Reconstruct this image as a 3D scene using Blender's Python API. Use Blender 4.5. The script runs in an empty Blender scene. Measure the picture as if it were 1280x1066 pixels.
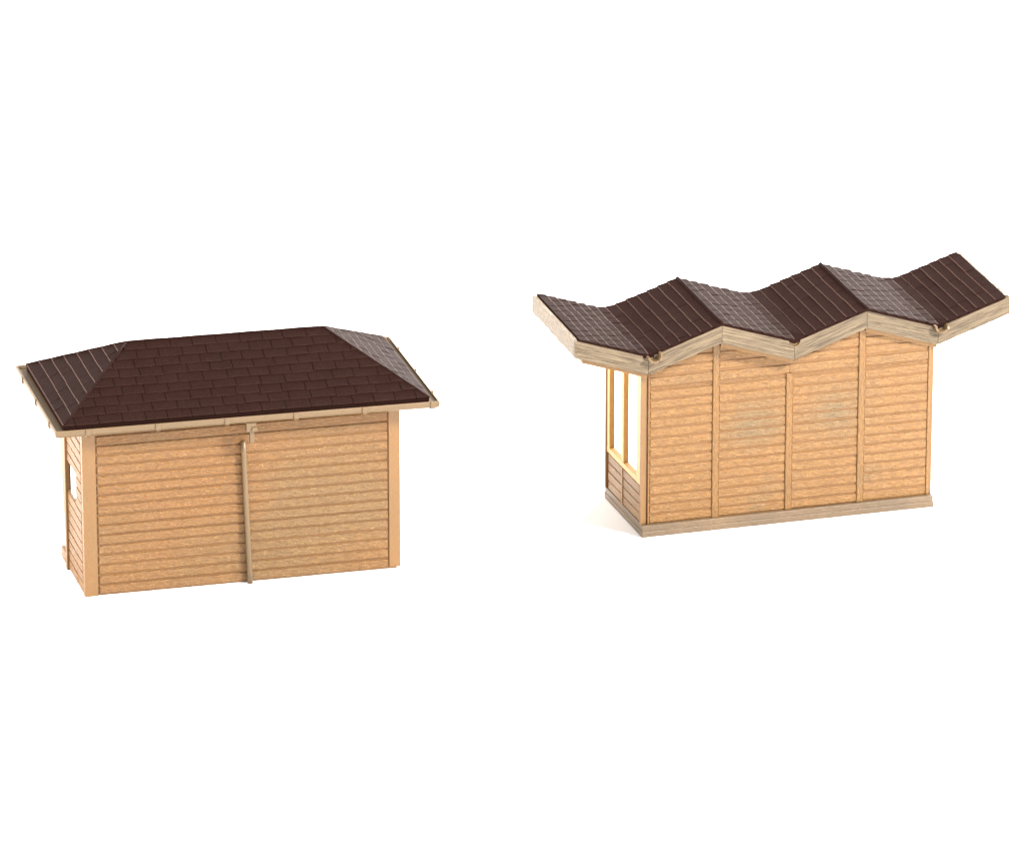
import bpy, bmesh, math, random
from mathutils import Vector, Matrix

random.seed(7)
CM = 0.01
scene = bpy.context.scene
col = scene.collection

# ------------------------------------------------------------------ camera
PITCH = 0.3383
cam_d = bpy.data.cameras.new('camera')
cam = bpy.data.objects.new('camera', cam_d)
col.objects.link(cam)
cam.location = (0, -1.0 * math.cos(PITCH), 1.0 * math.sin(PITCH))
cam.rotation_euler = (math.pi / 2 - PITCH, 0, 0)
cam_d.sensor_width = 36
cam_d.lens = 8000 / 1280 * 36
cam_d.clip_start = 0.01
cam_d.clip_end = 200
scene.camera = cam

# ------------------------------------------------------------------ light
world = bpy.data.worlds.new('World')
scene.world = world
world.use_nodes = True
wb = world.node_tree.nodes['Background']
wb.inputs['Color'].default_value = (1.0, 0.99, 0.975, 1)
wb.inputs['Strength'].default_value = 1.0
# white studio all round, dimmer towards the ceiling
_nt = world.node_tree
_tc = _nt.nodes.new('ShaderNodeTexCoord')
_sx = _nt.nodes.new('ShaderNodeSeparateXYZ')
_rp = _nt.nodes.new('ShaderNodeValToRGB')
_rp.color_ramp.elements[0].position = 0.06
_rp.color_ramp.elements[0].color = (2.3, 2.24, 2.16, 1)
_rp.color_ramp.elements[1].position = 0.34
_rp.color_ramp.elements[1].color = (0.85, 0.83, 0.80, 1)
_nt.links.new(_tc.outputs['Generated'], _sx.inputs[0])
_nt.links.new(_sx.outputs['Z'], _rp.inputs['Fac'])
_nt.links.new(_rp.outputs['Color'], wb.inputs['Color'])


def softbox(name, loc, target, sx, sy, watts, colour):
    d = bpy.data.lights.new(name, 'AREA')
    d.shape = 'RECTANGLE'
    d.size, d.size_y = sx, sy
    d.energy = watts
    d.color = colour
    o = bpy.data.objects.new(name, d)
    col.objects.link(o)
    o.location = loc
    v = Vector(target) - Vector(loc)
    o.rotation_euler = v.to_track_quat('-Z', 'Y').to_euler()
    return o


softbox('key_softbox', (0.70, -0.42, 0.62), (0.0, -0.05, 0.02), 0.17, 0.17, 20.0, (1.0, 0.97, 0.92))
softbox('side_softbox', (-1.00, -0.16, 0.32), (0.0, -0.05, 0.02), 0.6, 0.45, 16.5, (1.0, 0.97, 0.95))
softbox('rear_softbox', (0.72, 0.85, 0.46), (0.0, -0.05, 0.02), 0.7, 0.5, 38.0, (1.0, 0.98, 0.96))

scene.view_settings.view_transform = 'Standard'
scene.view_settings.look = 'None'
scene.view_settings.exposure = 0.52
scene.view_settings.gamma = 1.0
scene.view_settings.use_curve_mapping = False
scene.render.engine = 'CYCLES'
scene.cycles.max_bounces = 8
scene.cycles.diffuse_bounces = 6


# ------------------------------------------------------------------ materials
def new_mat(name):
    m = bpy.data.materials.new(name)
    m.use_nodes = True
    nt = m.node_tree
    return m, nt, nt.nodes['Principled BSDF']


def cm_coords(nt, scale):
    tc = nt.nodes.new('ShaderNodeTexCoord')
    mp = nt.nodes.new('ShaderNodeMapping')
    mp.inputs['Scale'].default_value = tuple(100.0 * s for s in scale)
    nt.links.new(tc.outputs['Object'], mp.inputs['Vector'])
    return mp.outputs['Vector']


def noise(nt, vec, scale, detail=3.0, rough=0.6, dist=0.0):
    n = nt.nodes.new('ShaderNodeTexNoise')
    n.inputs['Scale'].default_value = scale
    n.inputs['Detail'].default_value = detail
    n.inputs['Roughness'].default_value = rough
    n.inputs['Distortion'].default_value = dist
    nt.links.new(vec, n.inputs['Vector'])
    return n.outputs['Fac']


def ramp(nt, fac, stops):
    r = nt.nodes.new('ShaderNodeValToRGB')
    cr = r.color_ramp
    while len(cr.elements) < len(stops):
        cr.elements.new(0.5)
    for e, (p, c) in zip(cr.elements, stops):
        e.position = p
        e.color = (c[0], c[1], c[2], 1)
    nt.links.new(fac, r.inputs['Fac'])
    return r.outputs['Color']


def mix(nt, fac, a, b, mode='MIX'):
    m = nt.nodes.new('ShaderNodeMix')
    m.data_type = 'RGBA'
    m.blend_type = mode
    if isinstance(fac, float):
        m.inputs[0].default_value = fac
    else:
        nt.links.new(fac, m.inputs[0])
    for i, c in ((6, a), (7, b)):
        if isinstance(c, tuple):
            m.inputs[i].default_value = (c[0], c[1], c[2], 1)
        else:
            nt.links.new(c, m.inputs[i])
    return m.outputs[2]


def bump(nt, height, strength, dist_cm, prev=None):
    b = nt.nodes.new('ShaderNodeBump')
    b.inputs['Strength'].default_value = strength
    b.inputs['Distance'].default_value = dist_cm * CM
    nt.links.new(height, b.inputs['Height'])
    if prev is not None:
        nt.links.new(prev, b.inputs['Normal'])
    return b.outputs['Normal']


def plastic(name, warm, grey, axis='x', grain=1.0, rough=0.42, sss=0.25, spec=0.5, speck=0.75, patch=0.55,
            fleck=(0.40, 0.26, 0.115), spots=None, lo=(0.38, 0.70)):
    """moulded plastic with an embossed wood grain running along one axis"""
    m, nt, b = new_mat(name)
    lng, sh = 8.0, 36.0
    sc = {'x': (lng, sh, sh), 'y': (sh, lng, sh), 'z': (sh, sh, lng)}[axis]
    v = cm_coords(nt, sc)
    vi = cm_coords(nt, (1, 1, 1))
    g1 = noise(nt, v, 1.0, 4.0, 0.65, 0.7)
    g2 = noise(nt, vi, 44.0, 2.0, 0.6)
    lon = noise(nt, vi, patch, 2.0, 0.5)
    f = nt.nodes.new('ShaderNodeMapRange')
    f.inputs['From Min'].default_value = lo[0]
    f.inputs['From Max'].default_value = lo[1]
    nt.links.new(lon, f.inputs['Value'])
    fac = f.outputs['Result']
    for (sx_, sz_, rx_, rz_, amt) in (spots or []):
        # an uneven discoloured patch in the plastic
        tc = nt.nodes.new('ShaderNodeTexCoord')
        mp = nt.nodes.new('ShaderNodeMapping')
        mp.inputs['Location'].default_value = (-sx_ / rx_, 0, -sz_ / rz_)
        mp.inputs['Scale'].default_value = (100 / rx_, 0, 100 / rz_)
        nt.links.new(tc.outputs['Object'], mp.inputs['Vector'])
        vl = nt.nodes.new('ShaderNodeVectorMath')
        vl.operation = 'LENGTH'
        nt.links.new(mp.outputs['Vector'], vl.inputs[0])
        wob = nt.nodes.new('ShaderNodeMath')
        wob.operation = 'ADD'
        nt.links.new(vl.outputs['Value'], wob.inputs[0])
        nt.links.new(noise(nt, vi, 3.0, 2.0), wob.inputs[1])
        mr = nt.nodes.new('ShaderNodeMapRange')
        mr.inputs['From Min'].default_value = 0.5
        mr.inputs['From Max'].default_value = 2.1
        mr.inputs['To Min'].default_value = abs(amt)
        mr.inputs['To Max'].default_value = 0.0
        nt.links.new(wob.outputs[0], mr.inputs['Value'])
        cm_ = nt.nodes.new('ShaderNodeMath')
        cm_.operation = 'ADD' if amt > 0 else 'SUBTRACT'
        cm_.use_clamp = True
        nt.links.new(fac, cm_.inputs[0])
        nt.links.new(mr.outputs['Result'], cm_.inputs[1])
        fac = cm_.outputs[0]
    c = mix(nt, fac, warm, grey)
    # pale flecks on the grain, painted in for small glints
    pk = ramp(nt, g1, [(0.50, (0, 0, 0)), (0.72, (1, 1, 1))])
    sk = ramp(nt, g2, [(0.52, (0, 0, 0)), (0.70, (1, 1, 1))])
    mm = mix(nt, 1.0, pk, sk, 'MULTIPLY')
    mu = nt.nodes.new('ShaderNodeMath')
    mu.operation = 'MULTIPLY'
    mu.inputs[1].default_value = speck
    nt.links.new(mm, mu.inputs[0])
    c = mix(nt, mu.outputs[0], c, fleck)
    dk = ramp(nt, g1, [(0.30, (0.90, 0.84, 0.74)), (0.40, (1, 1, 1))])
    c = mix(nt, 1.0 if grain > 0 else 0.0, c, dk, 'MULTIPLY')
    g3 = noise(nt, cm_coords(nt, {'x': (14, 40, 40), 'y': (40, 14, 40), 'z': (40, 40, 14)}[axis]), 1.0, 2.5, 0.7)
    gg = min(1.0, grain)
    gt_ = ramp(nt, g3, [(0.34, (1 - .17 * gg, 1 - .19 * gg, 1 - .22 * gg)), (0.50, (1, 1, 1)), (0.66, (1 + .22 * gg, 1 + .26 * gg, 1 + .34 * gg))])
    c = mix(nt, 1.0, c, gt_, 'MULTIPLY')
    nt.links.new(c, b.inputs['Base Color'])
    n = bump(nt, g1, 0.9 * min(grain, 1.0), 0.022 * max(grain, .01))
    n = bump(nt, g3, 0.8 * gg, 0.018, n)
    nt.links.new(n, b.inputs['Normal'])
    b.inputs['Roughness'].default_value = rough
    b.inputs['Specular IOR Level'].default_value = spec
    b.inputs['Subsurface Weight'].default_value = sss
    b.inputs['Subsurface Radius'].default_value = (1.0, 0.45, 0.15)
    b.inputs['Subsurface Scale'].default_value = 0.05 * CM
    return m


WARM = (0.166, 0.0725, 0.0135)
TAN = (0.142, 0.0735, 0.0185)
M = {}
for ax in 'xyz':
    M['siding_' + ax] = plastic('siding plastic ' + ax, WARM, TAN, ax)
    M['panel_' + ax] = plastic('peach siding plastic ' + ax, (0.180, 0.085, 0.019), (0.155, 0.078, 0.021), ax, patch=0.9)
    M['smooth_' + ax] = plastic('smooth trim plastic ' + ax, (0.178, 0.088, 0.025), (0.152, 0.080, 0.025), ax, grain=0.25, speck=0.12, sss=0.3)
    M['grey_' + ax] = plastic('weathered trim plastic ' + ax, (0.165, 0.118, 0.070), (0.135, 0.096, 0.058), ax, grain=1.9, speck=0.6, sss=0.1,
                              fleck=(0.60, 0.50, 0.38))
    M['gutter_' + ax] = plastic('gutter plastic ' + ax, (0.120, 0.073, 0.031), (0.103, 0.066, 0.030), ax, grain=0.18, speck=0.1, sss=0.15)
M['siding_front'] = plastic('long wall siding plastic', WARM, TAN, 'x', spots=[(1.35, 1.75, 1.1, 0.7, -0.8), (3.6, 1.2, 1.2, 0.9, 0.5)])
M['panel_front'] = plastic('long wall peach siding plastic', (0.180, 0.085, 0.019), (0.122, 0.079, 0.032), 'x', patch=0.9, lo=(0.62, 0.95),
                           spots=[(1.75, 1.60, 0.42, 0.34, 0.9), (3.05, 1.66, 0.40, 0.34, 0.9)])
M['groove'] = plastic('orange backing sheet plastic', (0.165, 0.072, 0.014), (0.155, 0.068, 0.014), 'x', grain=0.2, speck=0.0, sss=0.3)  # stronger orange stands in for light bouncing inside the grooves
M['amber'] = plastic('amber soffit plastic', (0.17, 0.080, 0.012), (0.155, 0.074, 0.012), 'x', grain=0.2, speck=0.0, sss=0.4)
M['frame'] = plastic('golden window frame plastic', (0.46, 0.262, 0.085), (0.42, 0.24, 0.08), 'z', grain=0.15, speck=0.1, sss=0.5)
M['base'] = plastic('brown base plastic', (0.106, 0.071, 0.041), (0.138, 0.088, 0.047), 'x', grain=0.6, speck=0.4, sss=0.1, patch=1.3)


def roof_mat(name, c0, c1, rough):
    m, nt, b = new_mat(name)
    vi = cm_coords(nt, (1, 1, 1))
    n1 = noise(nt, vi, 46.0, 3.0, 0.7)
    n2 = noise(nt, vi, 2.2, 3.0, 0.6)
    c = mix(nt, n2, c0, c1)
    sp = ramp(nt, n1, [(0.56, (0, 0, 0)), (0.78, (1, 1, 1))])
    c = mix(nt, sp, c, tuple(min(1, x * 1.9) for x in c1))
    nt.links.new(c, b.inputs['Base Color'])
    n = bump(nt, n1, 0.7, 0.010)
    nt.links.new(n, b.inputs['Normal'])
    b.inputs['Roughness'].default_value = rough
    b.inputs['Specular IOR Level'].default_value = 0.018
    b.inputs['Specular Tint'].default_value = (1.0, 0.80, 0.72, 1)
    return m


M['tile'] = roof_mat('dark brown roof plastic', (0.0120, 0.0050, 0.0040), (0.0168, 0.0072, 0.0058), 0.5)
M['tile_edge_dull'] = roof_mat('dull tile edge plastic', (0.016, 0.0072, 0.0056), (0.026, 0.013, 0.010), 0.5)  # fainter painted edge highlight for the hut's front and rear slopes
M['tile_edge'] = roof_mat('rubbed tile edge plastic', (0.060, 0.034, 0.027), (0.085, 0.051, 0.041), 0.45)  # pale colour paints the light caught along the course edges

m, nt, b = new_mat('white studio paper')
b.inputs['Base Color'].default_value = (0.93, 0.93, 0.925, 1)
b.inputs['Roughness'].default_value = 0.9
b.inputs['Specular IOR Level'].default_value = 0.1
pn = noise(nt, cm_coords(nt, (1, 1, 1)), 9.0, 3.0)
nt.links.new(bump(nt, pn, 0.05, 0.002), b.inputs['Normal'])
M['paper'] = m


# ------------------------------------------------------------------ mesh helpers
class MB:
    """collects faces in centimetres and links them as ONE mesh object"""

    def __init__(self, fn=None):
        self.v, self.f, self.mi, self.fn = [], [], [], fn

    def add(self, verts, faces, mi=0):
        n = len(self.v)
        for p in verts:
            q = self.fn(*p) if self.fn else p
            self.v.append(tuple(c * CM for c in q))
        for f in faces:
            self.f.append([n + i for i in f])
            self.mi.append(mi)

    def box(self, x0, x1, y0, y1, z0, z1, mi=0, ch=0.0):
        x0, x1 = sorted((x0, x1)); y0, y1 = sorted((y0, y1)); z0, z1 = sorted((z0, z1))
        if ch <= 0:
            vs = [(x, y, z) for z in (z0, z1) for x, y in ((x0, y0), (x1, y0), (x1, y1), (x0, y1))]
            self.add(vs, [(3, 2, 1, 0), (4, 5, 6, 7), (0, 1, 5, 4), (1, 2, 6, 5), (2, 3, 7, 6), (3, 0, 4, 7)], mi)
            return
        bm = bmesh.new()
        bmesh.ops.create_cube(bm, size=1.0)
        for v in bm.verts:
            v.co = Vector(((x0 + x1) / 2 + v.co.x * (x1 - x0), (y0 + y1) / 2 + v.co.y * (y1 - y0), (z0 + z1) / 2 + v.co.z * (z1 - z0)))
        bmesh.ops.bevel(bm, geom=list(bm.edges), offset=ch, segments=2, profile=0.5, affect='EDGES')
        bm.verts.index_update()
        self.add([tuple(v.co) for v in bm.verts], [[v.index for v in f.verts] for f in bm.faces], mi)
        bm.free()

    def prism(self, poly, frame, h0, h1, mi=0, shrink=0.0, top_mi=None):
        """poly: 2D outline (s, t), counter-clockwise in frame; h along the frame normal; top shrunk by a chamfer"""
        o, s, t, n = frame
        A = [o + s * p[0] + t * p[1] + n * h0 for p in poly]
        k = len(poly)
        hm = h1 - shrink * 0.8
        Bm = [o + s * p[0] + t * p[1] + n * hm for p in poly]
        rings = [A, Bm]
        if shrink > 0:
            rings.append([o + s * p[0] + t * p[1] + n * h1 for p in inset(poly, shrink)])
        vs = [tuple(p) for r in rings for p in r]
        fs = [list(range(k))[::-1]]
        for r in range(len(rings) - 1):
            for i in range(k):
                j = (i + 1) % k
                fs.append([r * k + i, r * k + j, (r + 1) * k + j, (r + 1) * k + i])
        self.add(vs, fs, mi)
        last = (len(rings) - 1) * k
        n0 = len(self.v) - len(vs)
        self.f.append([n0 + last + i for i in range(k)])
        self.mi.append(mi if top_mi is None else top_mi)

    def tube(self, pts, r, seg=12, a0=0.0, a1=2 * math.pi, mi=0, cap=True):
        rings = []
        pts = [Vector(p) for p in pts]
        for i, p in enumerate(pts):
            d = (pts[min(i + 1, len(pts) - 1)] - pts[max(i - 1, 0)]).normalized()
            q = d.to_track_quat('Z', 'Y')
            rings.append([tuple(p + q @ Vector((r * math.cos(2 * math.pi * k / seg), r * math.sin(2 * math.pi * k / seg), 0))) for k in range(seg)])
        vs = [v for rr in rings for v in rr]
        fs = []
        for i in range(len(rings) - 1):
            for k in range(seg):
                j = (k + 1) % seg
                fs.append([i * seg + k, i * seg + j, (i + 1) * seg + j, (i + 1) * seg + k])
        if cap:
            fs.append(list(range(seg))[::-1])
            fs.append([(len(rings) - 1) * seg + k for k in range(seg)])
        self.add(vs, fs, mi)

    def build(self, name, mats, parent=None, smooth=False):
        me = bpy.data.meshes.new(name)
        me.from_pydata(self.v, [], self.f)
        for mm in (mats if isinstance(mats, (list, tuple)) else [mats]):
            me.materials.append(mm)
        me.polygons.foreach_set('material_index', self.mi)
        bm = bmesh.new()
        bm.from_mesh(me)
        bmesh.ops.recalc_face_normals(bm, faces=bm.faces)
        bm.to_mesh(me)
        bm.free()
        if smooth:
            me.polygons.foreach_set('use_smooth', [True] * len(me.polygons))
        me.update()
        o = bpy.data.objects.new(name, me)
        col.objects.link(o)
        o.parent = parent
        return o


def area2(p):
    return sum(p[i][0] * p[(i + 1) % len(p)][1] - p[(i + 1) % len(p)][0] * p[i][1] for i in range(len(p)))


def inset(poly, d):
    """shrink a convex outline by d on every edge"""
    out = []
    n = len(poly)
    sg = 1 if area2(poly) > 0 else -1
    for i in range(n):
        a, b, c = Vector(poly[i - 1]), Vector(poly[i]), Vector(poly[(i + 1) % n])
        e1, e2 = (b - a), (c - b)
        if e1.length < 1e-6 or e2.length < 1e-6:
            out.append(tuple(b)); continue
        e1.normalize(); e2.normalize()
        n1, n2 = Vector((-e1.y, e1.x)) * sg, Vector((-e2.y, e2.x)) * sg
        k = 1 + n1.dot(n2)
        q = b + (n1 + n2) * (d / max(k, 0.35))
        out.append((q.x, q.y))
    return out


def clip(poly, clipper):
    """Sutherland-Hodgman; clipper convex, counter-clockwise"""
    out = list(poly)
    for i in range(len(clipper)):
        a, b = clipper[i], clipper[(i + 1) % len(clipper)]
        inp, out = out, []
        if not inp:
            break
        side = lambda p: (b[0] - a[0]) * (p[1] - a[1]) - (b[1] - a[1]) * (p[0] - a[0])
        for j in range(len(inp)):
            p, q = inp[j], inp[(j + 1) % len(inp)]
            sp, sq = side(p), side(q)
            if sp >= 0:
                out.append(p)
            if (sp >= 0) != (sq >= 0):
                t = sp / (sp - sq)
                out.append((p[0] + t * (q[0] - p[0]), p[1] + t * (q[1] - p[1])))
    res = []
    for p in out:
        if not res or (abs(p[0] - res[-1][0]) + abs(p[1] - res[-1][1])) > 2e-3:
            res.append(p)
    if len(res) > 2 and abs(res[0][0] - res[-1][0]) + abs(res[0][1] - res[-1][1]) < 2e-3:
        res.pop()
    return res if len(res) > 2 and abs(area2(res)) > 4e-3 else []


def siding(mb, outline, frame, z0, pitch, gap, h0, h1, ch=0.012):
    """clapboards clipped to a convex outline; each board slightly its own"""
    ts = [p[1] for p in outline]
    ss = [p[0] for p in outline]
    k = math.floor((min(ts) - z0) / pitch)
    while z0 + k * pitch < max(ts):
        a, b = z0 + k * pitch + gap / 2, z0 + (k + 1) * pitch - gap / 2
        j1, j2 = random.uniform(-.0015, .0015), random.uniform(-.0015, .0015)
        x0, x1 = min(ss) - .1, max(ss) + .1
        q = clip([(x0, a + j1), (x1, a + j2), (x1, b + j2), (x0, b + j1)], outline)
        if q:
            mb.prism(q, frame, h0, h1 + random.uniform(-.003, .003), 0, ch)
        k += 1


def tiles(mb, outline, frame, course, width, lap=0.020, gap=0.008, seed=1, s0=0.0, jitter=1.0, edge=1, ew=0.013):
    """courses of shingles on a convex outline; t runs up the slope from the eave.
    Slot 0 = tile, slot 1 = lower edge with painted highlight."""
    rnd = random.Random(seed)
    o, s, t, n = frame
    tmax = max(p[1] for p in outline)
    smin, smax = min(p[0] for p in outline), max(p[0] for p in outline)
    k = 0
    while k * course < tmax - 0.02:
        off = s0 + (k % 2) * width * 0.5 + rnd.uniform(-.03, .03)
        x = smin - width * 1.5 + off
        while x < smax:
            w = width * (1 + rnd.uniform(-.10, .10) * jitter)
            drop = rnd.uniform(-.010, .014) * jitter
            a, b = k * course + drop * (k > 0), min((k + 1) * course + 0.03, tmax)
            q = clip([(x + gap / 2, a), (x + w - gap / 2, a + rnd.uniform(-.006, .006) * jitter), (x + w - gap / 2, b), (x + gap / 2, b)], outline)
            x += w
            if not q:
                continue
            hb = lap * (1 + rnd.uniform(-.15, .15))
            hi = 0.004
            tilt = rnd.uniform(-.0035, .0035)
            def H(p):
                f = (p[1] - a) / (course + 0.03)
                return hb * (1 - f) + hi * f + tilt * (p[0] - x) / w
            top = [o + s * p[0] + t * p[1] + n * H(p) for p in q]
            bot = [o + s * p[0] + t * p[1] - n * 0.02 for p in q]
            kk = len(q)
            # narrow chamfer along the lower edge, coloured as a highlight
            chm = []
            for p in q:
                low = abs(p[1] - a) < 0.012
                chm.append((p[0], p[1] + (ew if low else 0)))
            top2 = [o + s * p[0] + t * p[1] + n * (H(p) + 0.001) for p in chm]
            topl = [o + s * p[0] + t * p[1] + n * (H(p) - (0.007 if abs(p[1] - a) < 0.012 else 0.0)) for p in q]
            vs = [tuple(p) for p in bot + topl + top2]
            for i in range(kk):
                j = (i + 1) % kk
                low = abs(q[i][1] - a) < 0.012 and abs(q[j][1] - a) < 0.012
                mb.add([vs[i], vs[j], vs[kk + j], vs[kk + i]], [(0, 1, 2, 3)], 0)
                mb.add([vs[kk + i], vs[kk + j], vs[2 * kk + j], vs[2 * kk + i]], [(0, 1, 2, 3)], edge if low else 0)
            mb.add(vs[2 * kk:], [list(range(kk))], 0)
        k += 1


X, Y, Z = Vector((1, 0, 0)), Vector((0, 1, 0)), Vector((0, 0, 1))


def fr(o, s, t, n):
    return (Vector(o), Vector(s), Vector(t), Vector(n))


def rectp(a, b, c, d):
    return [(a, c), (b, c), (b, d), (a, d)]


def thing(name, label, cat, x, y, yaw):
    o = bpy.data.objects.new(name, None)
    col.objects.link(o)
    o.empty_display_size = 0.01
    o.location = (x * CM, y * CM, 0)
    o.rotation_euler = (0, 0, yaw)
    o['label'] = label
    o['category'] = cat
    return o


# ------------------------------------------------------------------ setting
g = MB()
g.add([(-600, -600, 0), (600, -600, 0), (600, 600, 0), (-600, 600, 0)], [(0, 1, 2, 3)])
gr = g.build('ground', M['paper'])
gr['kind'] = 'structure'

# ================================================================== HIP-ROOFED HUT
H1 = thing('model_hut', 'tan plank model hut with dark brown hipped roof, gutter and thin downpipe', 'model hut',
           -6.2042, -7.4481, 0.2594)
L1, D1, TOP1 = 4.72, 1.245, 2.64
T = 0.09
PITCH1 = 0.1530

# front wall: backing sheet plus clapboards
w = MB()
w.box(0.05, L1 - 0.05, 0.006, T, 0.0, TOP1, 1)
ff = fr((0, 0, 0), X, Z, -Y)
siding(w, rectp(0.215, L1 - 0.185, 0.012, TOP1), ff, 0.012, PITCH1, 0.030, -0.02, 0.018)
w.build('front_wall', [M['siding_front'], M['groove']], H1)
cb = MB()
cb.box(0.0, 0.195, -0.022, 0.10, 0.0, TOP1, 0, 0.010)
cb.build('corner_board', M['smooth_z'], H1)
cb = MB()
cb.box(L1 - 0.172, L1, -0.026, 0.10, 0.03, TOP1, 0, 0.010)
cb.build('corner_board', M['smooth_z'], H1)


def side_wall1(x_out, nrm):
    """end wall with one small opening, boards on the outside"""
    mb = MB()
    xi = x_out - nrm * 0.032
    xo = x_out - nrm * 0.014
    wv0, wv1, ww0, ww1 = 0.52, 1.140, 1.25, 1.71
    for a, b, c, d in ((0.105, wv0, 0.0, TOP1), (wv1, D1 - 0.098, 0.0, TOP1), (wv0, wv1, 0.0, ww0), (wv0, wv1, ww1, TOP1)):
        mb.box(xi, xo, a, b, c, d)
    f = fr((xo, 0, 0), Y, Z, X * nrm)
    bays = [rectp(0.13, wv0 - .006, 0.012, TOP1), rectp(wv0 - .006, wv1 + .006, 0.012, ww0 - .004), rectp(wv0 - .006, wv1 + .006, ww1 + .004, TOP1)]
    for bay in bays:
        siding(mb, bay, f, 0.012, PITCH1, 0.022, -0.02, 0.014, 0.006)
    mb.build('side_wall', M['siding_y'], H1)


side_wall1(0.0, -1)
side_wall1(L1, 1)
for x_out, nrm in ((0.0, -1), (L1, 1)):
    p = MB()
    p.box(x_out + nrm * 0.035, x_out - nrm * 0.034, D1 - 0.095, D1, -0.0, TOP1, 0, 0.010)
    p.build('corner_post', M['smooth_z'], H1)
    # tapering bracket board that carries the deep rear eaves
    br = MB()
    br.prism([(D1 + 0.003, 0.22), (D1 + 0.06, 0.22), (D1 + 0.50, TOP1 - 0.02), (D1 + 0.003, TOP1 - 0.02)],
             fr((x_out - nrm * 0.07, 0, 0), Y, Z, X * nrm), 0, 0.085, 0, 0.008)
    br.build('eaves_bracket', M['smooth_z'], H1)
    sl = MB()
    sl.box(x_out + nrm * 0.005, x_out - nrm * 0.14, D1 + 0.003, D1 + 0.50, 0.0, 0.17, 0, 0.012)
    sl.build('ground_sill', M['smooth_y'], H1)

# rear wall with a wide service opening
rw = MB()
yr = D1 - 0.03
rw.box(0.1, L1 - 0.1, yr - 0.06, yr, 0.0, 0.95)
rw.box(0.1, L1 - 0.1, yr - 0.06, yr, 2.25, TOP1)
siding(rw, rectp(0.11, L1 - 0.11, 0.012, 0.95), fr((0, yr, 0), X, Z, Y), 0.012, PITCH1, 0.022, -0.02, 0.012, 0.006)
rw.build('rear_wall', M['siding_x'], H1)
ct = MB()
ct.box(0.11, L1 - 0.11, yr - 0.10, D1 + 0.16, 0.955, 1.01, 0, 0.01)
ct.build('counter', M['smooth_x'], H1)

# ---- roof
TX1 = -0.0067


def r1(u, v, z):
    return (u, v, z + TX1 * (u - L1 / 2))


GX0, GX1, GY0, GY1, GZ = -0.44, 5.25, -0.33, 2.74, 2.665
EX0, EX1, EY0, EY1 = GX0 + 0.145, GX1 - 0.140, GY0 + 0.095, GY1 - 0.12
RY = (EY0 + EY1) / 2
RX0, RX1, RZ = 0.93, 3.86, 3.42
EZ = GZ + 0.035
rf = MB(r1)
A, B_, C_, D_ = Vector((EX0, EY0, EZ)), Vector((EX1, EY0, EZ)), Vector((EX1, EY1, EZ)), Vector((EX0, EY1, EZ))
R0, R1_ = Vector((RX0, RY, RZ)), Vector((RX1, RY, RZ))
# solid core under the shingles, with the eave slab
low = [Vector((p.x, p.y, EZ - 0.075)) for p in (A, B_, C_, D_)]
dn = Vector((0, 0, -0.012))
vs = [tuple(p) for p in low] + [tuple(p + dn) for p in (A, B_, C_, D_, R0, R1_)]
rf.add(vs, [(3, 2, 1, 0), (0, 1, 5, 4), (1, 2, 6, 5), (2, 3, 7, 6), (3, 0, 4, 7), (4, 5, 9, 8), (6, 7, 8, 9), (5, 6, 9), (7, 4, 8)], 0)


def slope(mb, p0, p1, q1, q0, ncourse, width, seed, **kw):
    """p0-p1 eave, q0-q1 top (q0 may equal q1)"""
    s = (p1 - p0).normalized()
    nn = (p1 - p0).cross(q0 - p0).normalized()
    t = nn.cross(s).normalized()
    if t.z < 0:
        t = -t
    n = s.cross(t)
    if n.z < 0:
        n = -n
    P = lambda p: ((p - p0).dot(s), (p - p0).dot(t))
    o2 = [P(p0), P(p1), P(q1)] + ([] if (q0 - q1).length < 1e-5 else [P(q0)])
    if area2(o2) < 0:
        o2 = o2[::-1]
    ln = max(p[1] for p in o2)
    tiles(mb, o2, (p0, s, t, n), ln / ncourse, width, seed=seed, **kw)


slope(rf, A, B_, R1_, R0, 9, 0.335, 11, edge=2)
slope(rf, C_, D_, R0, R1_, 9, 0.335, 12, edge=2)
slope(rf, D_, A, R0, R0, 8, 0.335, 13, jitter=0.35, gap=0.003)
slope(rf, B_, C_, R1_, R1_, 8, 0.26, 14, gap=0.016, lap=0.026, ew=0.021)
roof1 = rf.build('roof', [M['tile'], M['tile_edge'], M['tile_edge_dull']], H1)
cap = MB(r1)
for a, b in ((A, R0), (D_, R0), (B_, R1_), (C_, R1_), (R0, R1_)):
    d = (b - a)
    pts = [a + d * (i / 8.0) + Vector((0, 0, 0.004 + (0.004 if i % 2 else 0))) for i in range(9)]
    cap.tube([tuple(p) for p in pts], 0.020, 8)
cap.build('ridge_cap', M['tile'], roof1, smooth=True)

# ---- gutter: an open channel round the eaves
gt = MB(r1)


def channel(mb, ring_o, prof):
    """sweep a (offset-inwards, z) profile round a mitred rectangle"""
    x0, x1, y0, y1 = ring_o
    k = len(prof)
    vs = []
    for cx, cy, sx, sy in ((x0, y0, 1, 1), (x1, y0, -1, 1), (x1, y1, -1, -1), (x0, y1, 1, -1)):
        for off, z in prof:
            vs.append((cx + sx * off, cy + sy * off, z))
    fs = []
    for c in range(4):
        d = (c + 1) % 4
        for i in range(k):
            j = (i + 1) % k
            fs.append((c * k + i, d * k + i, d * k + j, c * k + j))
    mb.add(vs, fs)


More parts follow.
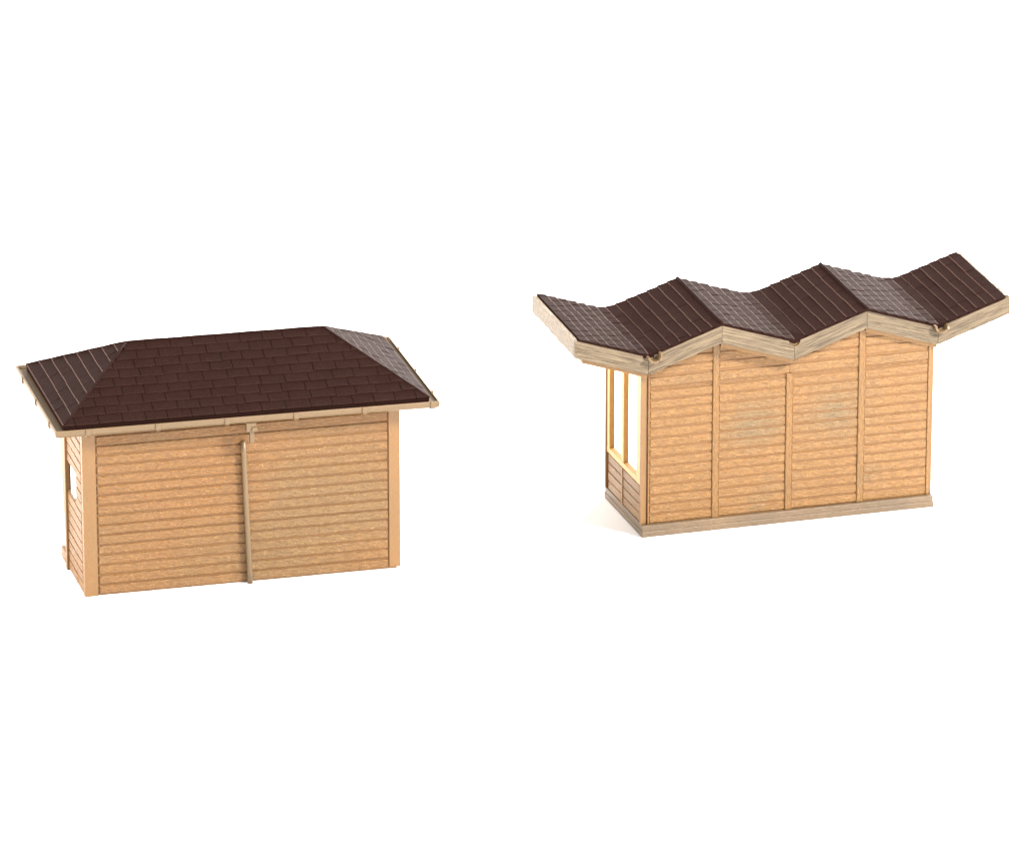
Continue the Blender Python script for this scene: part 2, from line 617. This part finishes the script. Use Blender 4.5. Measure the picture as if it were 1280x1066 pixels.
gprof = [(0.010, GZ), (0.0, GZ - 0.02), (0.004, GZ - 0.075), (0.035, GZ - 0.105), (0.10, GZ - 0.118), (0.17, GZ - 0.118),
         (0.17, GZ - 0.040), (0.07, GZ - 0.040), (0.038, GZ - 0.032), (0.030, GZ - 0.015), (0.026, GZ)]
channel(gt, (GX0, GX1, GY0, GY1), gprof)
gut = gt.build('gutter', M['gutter_x'], H1)
sf = MB(r1)
sf.box(GX0 + 0.175, GX1 - 0.175, GY0 + 0.175, GY1 - 0.175, GZ - 0.110, GZ - 0.068)
sf.build('soffit', M['amber'], H1)


def clip_on(x, y, ax, nrm):
    """small strap gripping the gutter; nrm = outward direction"""
    mb = MB(r1)
    pr = [(-0.014, GZ + 0.004), (-0.014, GZ - 0.083), (0.026, GZ - 0.120), (0.12, GZ - 0.138), (0.12, GZ - 0.120), (0.034, GZ - 0.104), (0.003, GZ - 0.073), (0.0005, GZ + 0.004)]
    hw = 0.034
    vs = []
    for sgn in (-1, 1):
        for off, z in pr:
            if ax == 'x':
                vs.append((x + sgn * hw, y - nrm * off, z))
            else:
                vs.append((x - nrm * off, y + sgn * hw, z))
    k = len(pr)
    fs = [(i, (i + 1) % k, k + (i + 1) % k, k + i) for i in range(k)]
    # concave profile: cap it as quads
    for b0 in (0, k):
        fs += [(b0 + 0, b0 + 1, b0 + 6, b0 + 7), (b0 + 1, b0 + 2, b0 + 5, b0 + 6), (b0 + 2, b0 + 3, b0 + 4, b0 + 5)]
    mb.add(vs, fs)
    mb.build('gutter_clip', M['gutter_z'], gut)


for i in range(6):
    clip_on(0.045 + i * 1.02, GY0, 'x', -1)
    clip_on(0.045 + i * 1.02, GY1, 'x', 1)
for i in range(3):
    clip_on(GX0, 0.15 + i * 1.02, 'y', -1)
    clip_on(GX1, 0.15 + i * 1.02, 'y', 1)

# outlet stub under the gutter, downpipe glued slightly askew to the wall
ou = MB(r1)
ux = 2.455
ou.box(ux - 0.085, ux + 0.065, GY0 + 0.03, GY0 + 0.15, GZ - 0.250, GZ - 0.112, 0, 0.012)
ou.box(ux - 0.03, ux + 0.035, GY0 + 0.05, GY0 + 0.115, GZ - 0.430, GZ - 0.245, 0, 0.010)
ou.box(ux - 0.006, ux + 0.075, GY0 + 0.0, GY0 + 0.05, GZ - 0.235, GZ - 0.175, 0, 0.012)
ou.build('gutter_outlet', M['gutter_z'], gut)
dp = MB()
bx, tx_ = 2.445, 2.37
dp.tube([(tx_ + (bx - tx_) * k / 10.0, -0.066, 2.20 - 2.199 * k / 10.0) for k in range(11)], 0.040, 12)
dp.build('downpipe', M['gutter_z'], H1, smooth=True)

# ================================================================== FOLDED-ROOF PAVILION
H2 = thing('model_pavilion', 'peach plank model pavilion under a dark brown zigzag roof, on a brown base plate', 'model pavilion',
           1.9351, -5.0037, 0.2967)
W2 = 1.1585
L2, D2, BT = 4 * W2, 1.862, 0.182
HL, HH = 2.888, 3.262
OVF, RD2 = 0.118, 1.85
TX2, TY2, RA2 = -0.0127, 0.0765, 0.0477
cs2, sn2 = math.cos(RA2), math.sin(RA2)


def r2(u, v, z):
    um = u - L2 / 2
    return (L2 / 2 + um * cs2 - v * sn2, um * sn2 + v * cs2, z + TX2 * um + TY2 * v)


bp = MB()
bp.box(0.0, L2, 0.0, D2, 0.0, 0.092, 0, 0.012)
bp.box(0.012, L2 - 0.012, 0.012, D2 - 0.012, 0.085, BT, 0, 0.010)
bp.build('base_plate', M['base'], H2)

FX0, FX1 = 0.105, L2 - 0.085        # front panel edges
FY = 0.062                          # front panel face
PITCH2 = 0.1500


def under(u, v=0.05):
    """height of the roof underside at u (zigzag) less a hair, tilt included"""
    k = (u / W2) % 2.0
    f = abs(1 - k)          # valley at 0, peak at 1
    z = HH + (HL - HH) * f
    return z - 0.300 + TX2 * (u - L2 / 2) + TY2 * v


def bay_outline(a, b, z0, v=0.05):
    return [(a, z0), (b, z0), (b, under(b, v)), (a, under(a, v))]


f2 = fr((0, FY, 0), X, Z, -Y)
fw = MB()
posts = [W2, 2 * W2 - 0.005, 3 * W2 - 0.02]
RAILZ0, RAILZ1 = 2.345, 2.475
edges = [FX0] + posts + [FX1]
for i in range(4):
    a, b = edges[i], edges[i + 1]
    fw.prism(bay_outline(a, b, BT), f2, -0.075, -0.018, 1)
    aa = a + (0.052 if i else 0.03)
    bb = b - (0.052 if i < 3 else 0.04)
    siding(fw, rectp(aa, bb, BT + 0.004, RAILZ0 - 0.030), f2, BT + 0.0, PITCH2, 0.032, -0.02, 0.0, 0.010)
    o = bay_outline(aa, bb, RAILZ1 + 0.026)
    if max(o[2][1], o[3][1]) > o[0][1] + 0.05:
        o = [(x, max(z, RAILZ1 + 0.026)) for x, z in o]
        # drop degenerate vertical edges by clipping against a tall box
        cut = clip(rectp(aa, bb, RAILZ1 + 0.026, 3.4), [(aa - .2, 1.0), (bb + .2, 1.0), (bb + .2, under(bb) + (under(bb) - under(aa)) / (bb - aa) * .2),
                                                       (aa - .2, under(aa) - (under(bb) - under(aa)) / (bb - aa) * .2)])
        if cut:
            siding(fw, cut, f2, RAILZ1 + 0.026, PITCH2, 0.032, -0.02, 0.0, 0.010)
# plain stiles moulded at both ends of the panel
fw.prism(rectp(FX0, FX0 + 0.022, BT + 0.002, under(FX0)), f2, -0.02, 0.004, 0, 0.004)
fw.prism(rectp(FX1 - 0.034, FX1, BT + 0.002, under(FX1)), f2, -0.02, 0.004, 0, 0.006)
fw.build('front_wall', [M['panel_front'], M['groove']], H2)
rl = MB()
for i in range(4):
    a = edges[i] + (0.052 if i not in (0, 2) else 0.026 if i == 0 else -0.0)
    b = edges[i + 1] - (0.052 if i not in (1, 3) else 0.0 if i == 1 else 0.038)
    rl.prism(rectp(a, b, RAILZ0 + (0.0), min(RAILZ1, 9)), f2, -0.02, 0.001, 0, 0.008)
rl.build('top_rail', M['panel_x'], H2)
for i, px in enumerate(posts):
    bt = MB()
    top = under(px) if i != 1 else RAILZ0 - 0.004
    bt.prism(rectp(px - 0.049, px + 0.049, BT + 0.001, top), f2, -0.02, 0.014, 0, 0.010)
    bt.build('batten', M['panel_z'], H2)


def side_wall2(x_out, nrm, windows=True):
    """end wall: corner posts, lower boards, two tall openings with a mullion"""
    xo, xi = x_out, x_out - nrm * 0.085
    V0, V1 = 0.135, D2 - 0.10
    VM = 1.02
    SILL, HEAD = 0.86, 2.42
    z0 = BT + 0.001
    mb = MB()
    mb.box(xo - nrm * 0.02, xi, V0 + 0.051, V1 - 0.051, z0, SILL - 0.09)
    f = fr((xo - nrm * 0.02, 0, 0), Y, Z, X * nrm)
    for a, b in ((V0 + 0.06, VM - 0.045), (VM + 0.045, V1 - 0.06)):
        siding(mb, rectp(a, b, z0, SILL - 0.095), f, z0, 0.145, 0.020, -0.01, 0.014, 0.006)
    mb.build('side_wall', M['panel_y'], H2)
    ms = MB()
    ms.box(xo - nrm * 0.021, xo + nrm * 0.006, VM - 0.035, VM + 0.035, z0, SILL - 0.092, 0, 0.005)
    ms.build('side_batten', M['panel_z'], H2)
    fm = MB()
    tz = under(max(x_out, 0.02) if nrm < 0 else L2 - 0.1, 0.05)
    def zt(v):
        return tz + TY2 * (v - 0.05) + 0.02
    # frame: jambs, mullion, sill, head
    for a, b in ((V0 + 0.002, V0 + 0.21), (V1 - 0.11, V1 - 0.002)):
        fm.prism([(a, SILL - 0.088), (b, SILL - 0.088), (b, zt(b)), (a, zt(a))], fr((xi, 0, 0), Y, Z, X * nrm), 0, 0.083, 0, 0.005)
    fm.prism([(VM - 0.055, SILL), (VM + 0.055, SILL), (VM + 0.055, HEAD), (VM - 0.055, HEAD)], fr((xi, 0, 0), Y, Z, X * nrm), 0, 0.083, 0, 0.005)
    fm.prism([(V0 + 0.212, SILL - 0.088), (V1 - 0.112, SILL - 0.088), (V1 - 0.112, SILL - 0.001), (V0 + 0.212, SILL - 0.001)], fr((xi, 0, 0), Y, Z, X * nrm), 0, 0.085, 0, 0.005)
    fm.prism([(V0 + 0.212, HEAD + .001), (V1 - 0.112, HEAD + .001), (V1 - 0.112, zt(V1)), (V0 + 0.212, zt(V0))], fr((xi, 0, 0), Y, Z, X * nrm), 0, 0.083, 0, 0.005)
    fm.build('window_frame', M['frame'], H2)
    for k, (a, b) in enumerate(((FY + 0.025, V0), (V1, V1 + 0.06))):
        cp = MB()
        if k == 0:
            cp.box(xo + nrm * 0.012, xo - nrm * 0.085 if nrm > 0 else xo + 0.085, a, b, z0, tz + 0.02, 0, 0.007)
        else:
            cp.box(xo + nrm * 0.018, xi, a, b, z0, tz + 0.13, 0, 0.007)
        cp.build('corner_post', M['smooth_z'], H2)


side_wall2(0.012, -1)
side_wall2(L2 - 0.035, 1)
# rear wall: low boards, posts and head, open between
rb = MB()
ry = D2 - 0.075
for a, b in ((0.11, W2 * 2 - 0.05), (W2 * 2 + 0.05, L2 - 0.13)):
    rb.box(a, b, ry - 0.05, ry, BT + 0.001, 0.40)
    siding(rb, rectp(a + .01, b - .01, BT + .004, 0.39), fr((0, ry, 0), X, Z, Y), BT, PITCH2, 0.022, -0.02, 0.010, 0.006)
rb.build('rear_wall', M['panel_x'], H2)
pm = MB()
pm.box(W2 * 2 - 0.048, W2 * 2 + 0.048, ry - 0.05, ry + 0.012, BT + 0.001, under(W2 * 2, D2) + 0.02, 0, 0.008)
pm.build('rear_post', M['panel_z'], H2)


# ---- folded roof
ks = list(range(-1, 6))
U = [W2 * k for k in ks]
ZT = [HH if (k % 2) else HL for k in ks]
YF, YB = -OVF, -OVF + RD2


def zig_slab(mb, x_in0, x_in1, y0, y1, dz0, dz1, mi=0, rise=0.0):
    """zigzag plate between vertical offsets dz0 < dz1 from the roof line"""
    us = U[:]
    zs = ZT[:]
    sl = (HH - HL) / W2
    us[0] += x_in0; zs[0] -= sl * x_in0
    us[-1] -= x_in1; zs[-1] -= sl * x_in1
    n = len(us)
    for i in range(n - 1):
        a, b = i, i + 1
        vs = []
        dz = dz0 + (rise if zs[a] < zs[b] else 0.0)
        for yy in (y0, y1):
            vs += [(us[a], yy, zs[a] + dz), (us[b], yy, zs[b] + dz), (us[b], yy, zs[b] + dz1), (us[a], yy, zs[a] + dz1)]
        fs = [(0, 1, 2, 3), (7, 6, 5, 4), (0, 4, 5, 1), (2, 6, 7, 3)]
        if i == 0:
            fs.append((0, 3, 7, 4))
        if i == n - 2:
            fs.append((1, 5, 6, 2))
        mb.add(vs, fs, mi)


sfm = MB(r2)
zig_slab(sfm, 0.13, 0.13, YF + 0.045, YB - 0.045, -0.335, -0.20, 0, 0.055)
sfm.build('soffit', M['amber'], H2)

# fascia boards along the front, one mesh per board, mitred at peaks and valleys
FH = 0.268
NR = 0.092          # radius of the drain notch in a valley


def fascia(i, y0, y1, nf):
    a, b = U[i] , U[i + 1]
    za, zb = ZT[i], ZT[i + 1]
    g_ = 0.003
    a += g_; b -= g_
    topf = lambda u: za + (zb - za) * (u - U[i]) / W2
    top = []
    n = 14
    for k in range(n + 1):
        u = a + (b - a) * k / n
        top.append((u, topf(u)))
    # notch (half round) cut at the valley end
    vi = i if za < zb else i + 1
    vu, vz = U[vi], HL
    if 0 < vi < 6:
        pts = []
        sgn = 1 if vi == i else -1
        rim = vu + sgn * NR
        cz = vz + 0.035
        arc = []
        for k in range(7):
            th = math.pi / 2 * k / 6
            arc.append((vu + sgn * max(NR * math.sin(th), g_), cz - NR * math.cos(th)))
        keep = [p for p in top if (p[0] - rim) * sgn > 0.01]
        if sgn > 0:
            top = arc + [(rim, topf(rim))] + keep
        else:
            top = keep + [(rim, topf(rim))] + arc[::-1]
    bot = [(p[0], topf(p[0]) - FH + nf.uniform(-.004, .004)) for p in top]
    mb = MB(r2)
    vs, fs = [], []
    m_ = len(top)
    for yy in (y0, y1):
        vs += [(p[0], yy, p[1]) for p in bot] + [(p[0], yy, p[1]) for p in top]
    for k in range(m_ - 1):
        fs.append((k, k + 1, m_ + k + 1, m_ + k))
        fs.append((2 * m_ + k, 3 * m_ + k, 3 * m_ + k + 1, 2 * m_ + k + 1))
        fs.append((k, 2 * m_ + k, 2 * m_ + k + 1, k + 1))
        fs.append((m_ + k, m_ + k + 1, 3 * m_ + k + 1, 3 * m_ + k))
    fs.append((0, m_, 3 * m_, 2 * m_))
    fs.append((m_ - 1, 3 * m_ - 1, 4 * m_ - 1, 2 * m_ - 1))
    mb.add(vs, fs)
    mb.build('fascia_board', M['fascia_up'] if za < zb else M['fascia_down'], H2)


def sloped_grain(name, ang):
    """rough weathered board grain that follows the slope of the board"""
    m, nt, b = new_mat(name)
    tc = nt.nodes.new('ShaderNodeTexCoord')
    m0 = nt.nodes.new('ShaderNodeMapping')
    m0.inputs['Rotation'].default_value = (0, ang, 0)
    m1 = nt.nodes.new('ShaderNodeMapping')
    m1.inputs['Scale'].default_value = (140, 900, 4600)
    nt.links.new(tc.outputs['Object'], m0.inputs['Vector'])
    nt.links.new(m0.outputs['Vector'], m1.inputs['Vector'])
    g1 = noise(nt, m1.outputs['Vector'], 1.0, 4.0, 0.6, 1.2)
    vi = cm_coords(nt, (1, 1, 1))
    g2 = noise(nt, vi, 40.0, 2.0)
    lo = noise(nt, vi, 1.3, 2.0)
    c = mix(nt, lo, (0.160, 0.112, 0.061), (0.118, 0.084, 0.047))
    dk = ramp(nt, g1, [(0.40, (0.42, 0.35, 0.28)), (0.49, (1, 1, 1)), (0.58, (1, 1, 1)), (0.70, (1.4, 1.4, 1.4))])
    c = mix(nt, 1.0, c, dk, 'MULTIPLY')
    nt.links.new(c, b.inputs['Base Color'])
    n = bump(nt, g1, 1.0, 0.04)
    n = bump(nt, g2, 0.4, 0.010, n)
    nt.links.new(n, b.inputs['Normal'])
    b.inputs['Roughness'].default_value = 0.5
    return m


SL = math.atan2(HH - HL, W2)
M['fascia_up'] = sloped_grain('weathered board rising', SL)
M['fascia_down'] = sloped_grain('weathered board falling', -SL)
nf = random.Random(5)
for i in range(6):
    fascia(i, YF, YF + 0.05, nf)
for i in range(6):
    fascia(i, YB - 0.05, YB, nf)


def end_fascia(x0, x1, z):
    mb = MB(r2)
    n = 16
    vs = []
    rr = random.Random(3)
    for x in (x0, x1):
        for k in range(n + 1):
            y = YF + 0.053 + (RD2 - 0.106) * k / n
            vs.append((x, y, z - 0.262 + rr.uniform(-.022, .012)))
        for k in range(n + 1):
            y = YF + 0.053 + (RD2 - 0.106) * k / n
            vs.append((x, y, z + 0.0))
    q = n + 1
    fs = []
    for k in range(n):
        fs += [(k, k + 1, q + k + 1, q + k), (2 * q + k, 3 * q + k, 3 * q + k + 1, 2 * q + k + 1),
               (q + k, q + k + 1, 3 * q + k + 1, 3 * q + k), (k, 2 * q + k, 2 * q + k + 1, k + 1)]
    fs += [(0, q, 3 * q, 2 * q), (q - 1, 3 * q - 1, 4 * q - 1, 2 * q - 1)]
    mb.add(vs, fs)
    mb.build('end_fascia', M['grey_y'], H2)


end_fascia(U[0] + 0.002, U[0] + 0.052, HH - 0.002)
end_fascia(U[-1] - 0.052, U[-1] - 0.002, HH - 0.002)

# deck and shingles; the moulded sheet is filleted along the valleys
def r2_sheet(u, v, z):
    d = min(abs(u - U[k]) for k in (1, 3, 5))
    rad, s_ = 0.15, (HH - HL) / W2
    if d < rad:
        f = max(0.0, min(1.0, (v - YF) / 0.22))
        z += s_ * (rad - d) ** 2 / (2 * rad) * f * f * (3 - 2 * f)
    return r2(u, v, z)


dk = MB(r2)
zig_slab(dk, 0.078, 0.078, YF + 0.008, YB - 0.008, -0.022, 0.030)
dk.fn = r2_sheet
for i in range(6):
    a, b = U[i], U[i + 1]
    za, zb = ZT[i] + 0.030, ZT[i + 1] + 0.030
    if i == 0:
        a += 0.078; za -= 0.078 * (HH - HL) / W2
    if i == 5:
        b -= 0.078; zb -= 0.078 * (HH - HL) / W2
    y0, y1 = YF + 0.004, YB - 0.004
    if za < zb:      # rises to the right: faces left; eave line at a
        slope(dk, Vector((a, y1, za)), Vector((a, y0, za)), Vector((b, y0, zb)), Vector((b, y1, zb)), 7, 0.29, 40 + i, jitter=0.4, lap=0.020, gap=0.003)
    else:
        slope(dk, Vector((b, y0, zb)), Vector((b, y1, zb)), Vector((a, y1, za)), Vector((a, y0, za)), 7, 0.20, 40 + i, jitter=0.5, lap=0.026, gap=0.016, s0=.05, ew=0.021)
roof2 = dk.build('roof', [M['tile'], M['tile_edge'], M['tile_edge_dull']], H2)
rc = MB(r2)
for i in (2, 4):
    rc.tube([(U[i], YF + 0.004 + (RD2 - 0.008) * k / 8.0, HH + 0.034 + (0.003 if k % 2 else 0)) for k in range(9)], 0.030, 10)
rc.build('ridge_cap', M['tile'], roof2, smooth=True)


# drain spouts in the valleys
def spout(i, length, ragged, r=0.095, dx=0.0, rot=0.0):
    mb = MB(r2)
    rr = random.Random(20 + i)
    seg = 12
    th = 0.028
    vs = []
    cz = HL + 0.055
    nl = 4
    for li in range(nl):
        for k in range(seg + 1):
            an = math.pi + math.pi * k / seg + rot
            y = YF + 0.10 - (length + 0.10) * li / (nl - 1)
            if li == nl - 1:
                y += rr.uniform(-ragged, ragged)
            for q in (r, r - th - rr.uniform(0, ragged * .5)):
                vs.append((U[i] + dx + q * math.cos(an), y, cz + q * math.sin(an)))
    w_ = 2 * (seg + 1)
    fs = []
    for li in range(nl - 1):
        for k in range(seg):
            b0 = li * w_ + 2 * k
            fs += [(b0, b0 + 2, b0 + w_ + 2, b0 + w_), (b0 + 1, b0 + w_ + 1, b0 + w_ + 3, b0 + 3)]
        b0 = li * w_
        fs += [(b0, b0 + w_, b0 + w_ + 1, b0 + 1), (b0 + 2 * seg, b0 + 2 * seg + 1, b0 + w_ + 2 * seg + 1, b0 + w_ + 2 * seg)]
    for b1 in (0, (nl - 1) * w_):
        for k in range(seg):
            b0 = b1 + 2 * k
            fs.append((b0, b0 + 1, b0 + 3, b0 + 2))
    mb.add(vs, fs)
    return mb.build('drain_spout', M['gutter_x'], H2)


spout(1, 0.10, 0.016, 0.118, 0.07, 0.25)
spout(5, 0.085, 0.016, 0.116, 0.03)
for i, yy, mt in ((1, 0.012, 'grey_x'), (3, 0.03, 'amber'), (5, 0.012, 'grey_x')):
    pl = MB(r2)
    pl.box(U[i] - 0.086, U[i] + 0.086, YF + yy, YF + 0.10, HL - 0.10, HL - (0.0 if i == 3 else 0.01))
    pl.build('drain_plug', M[mt], H2)
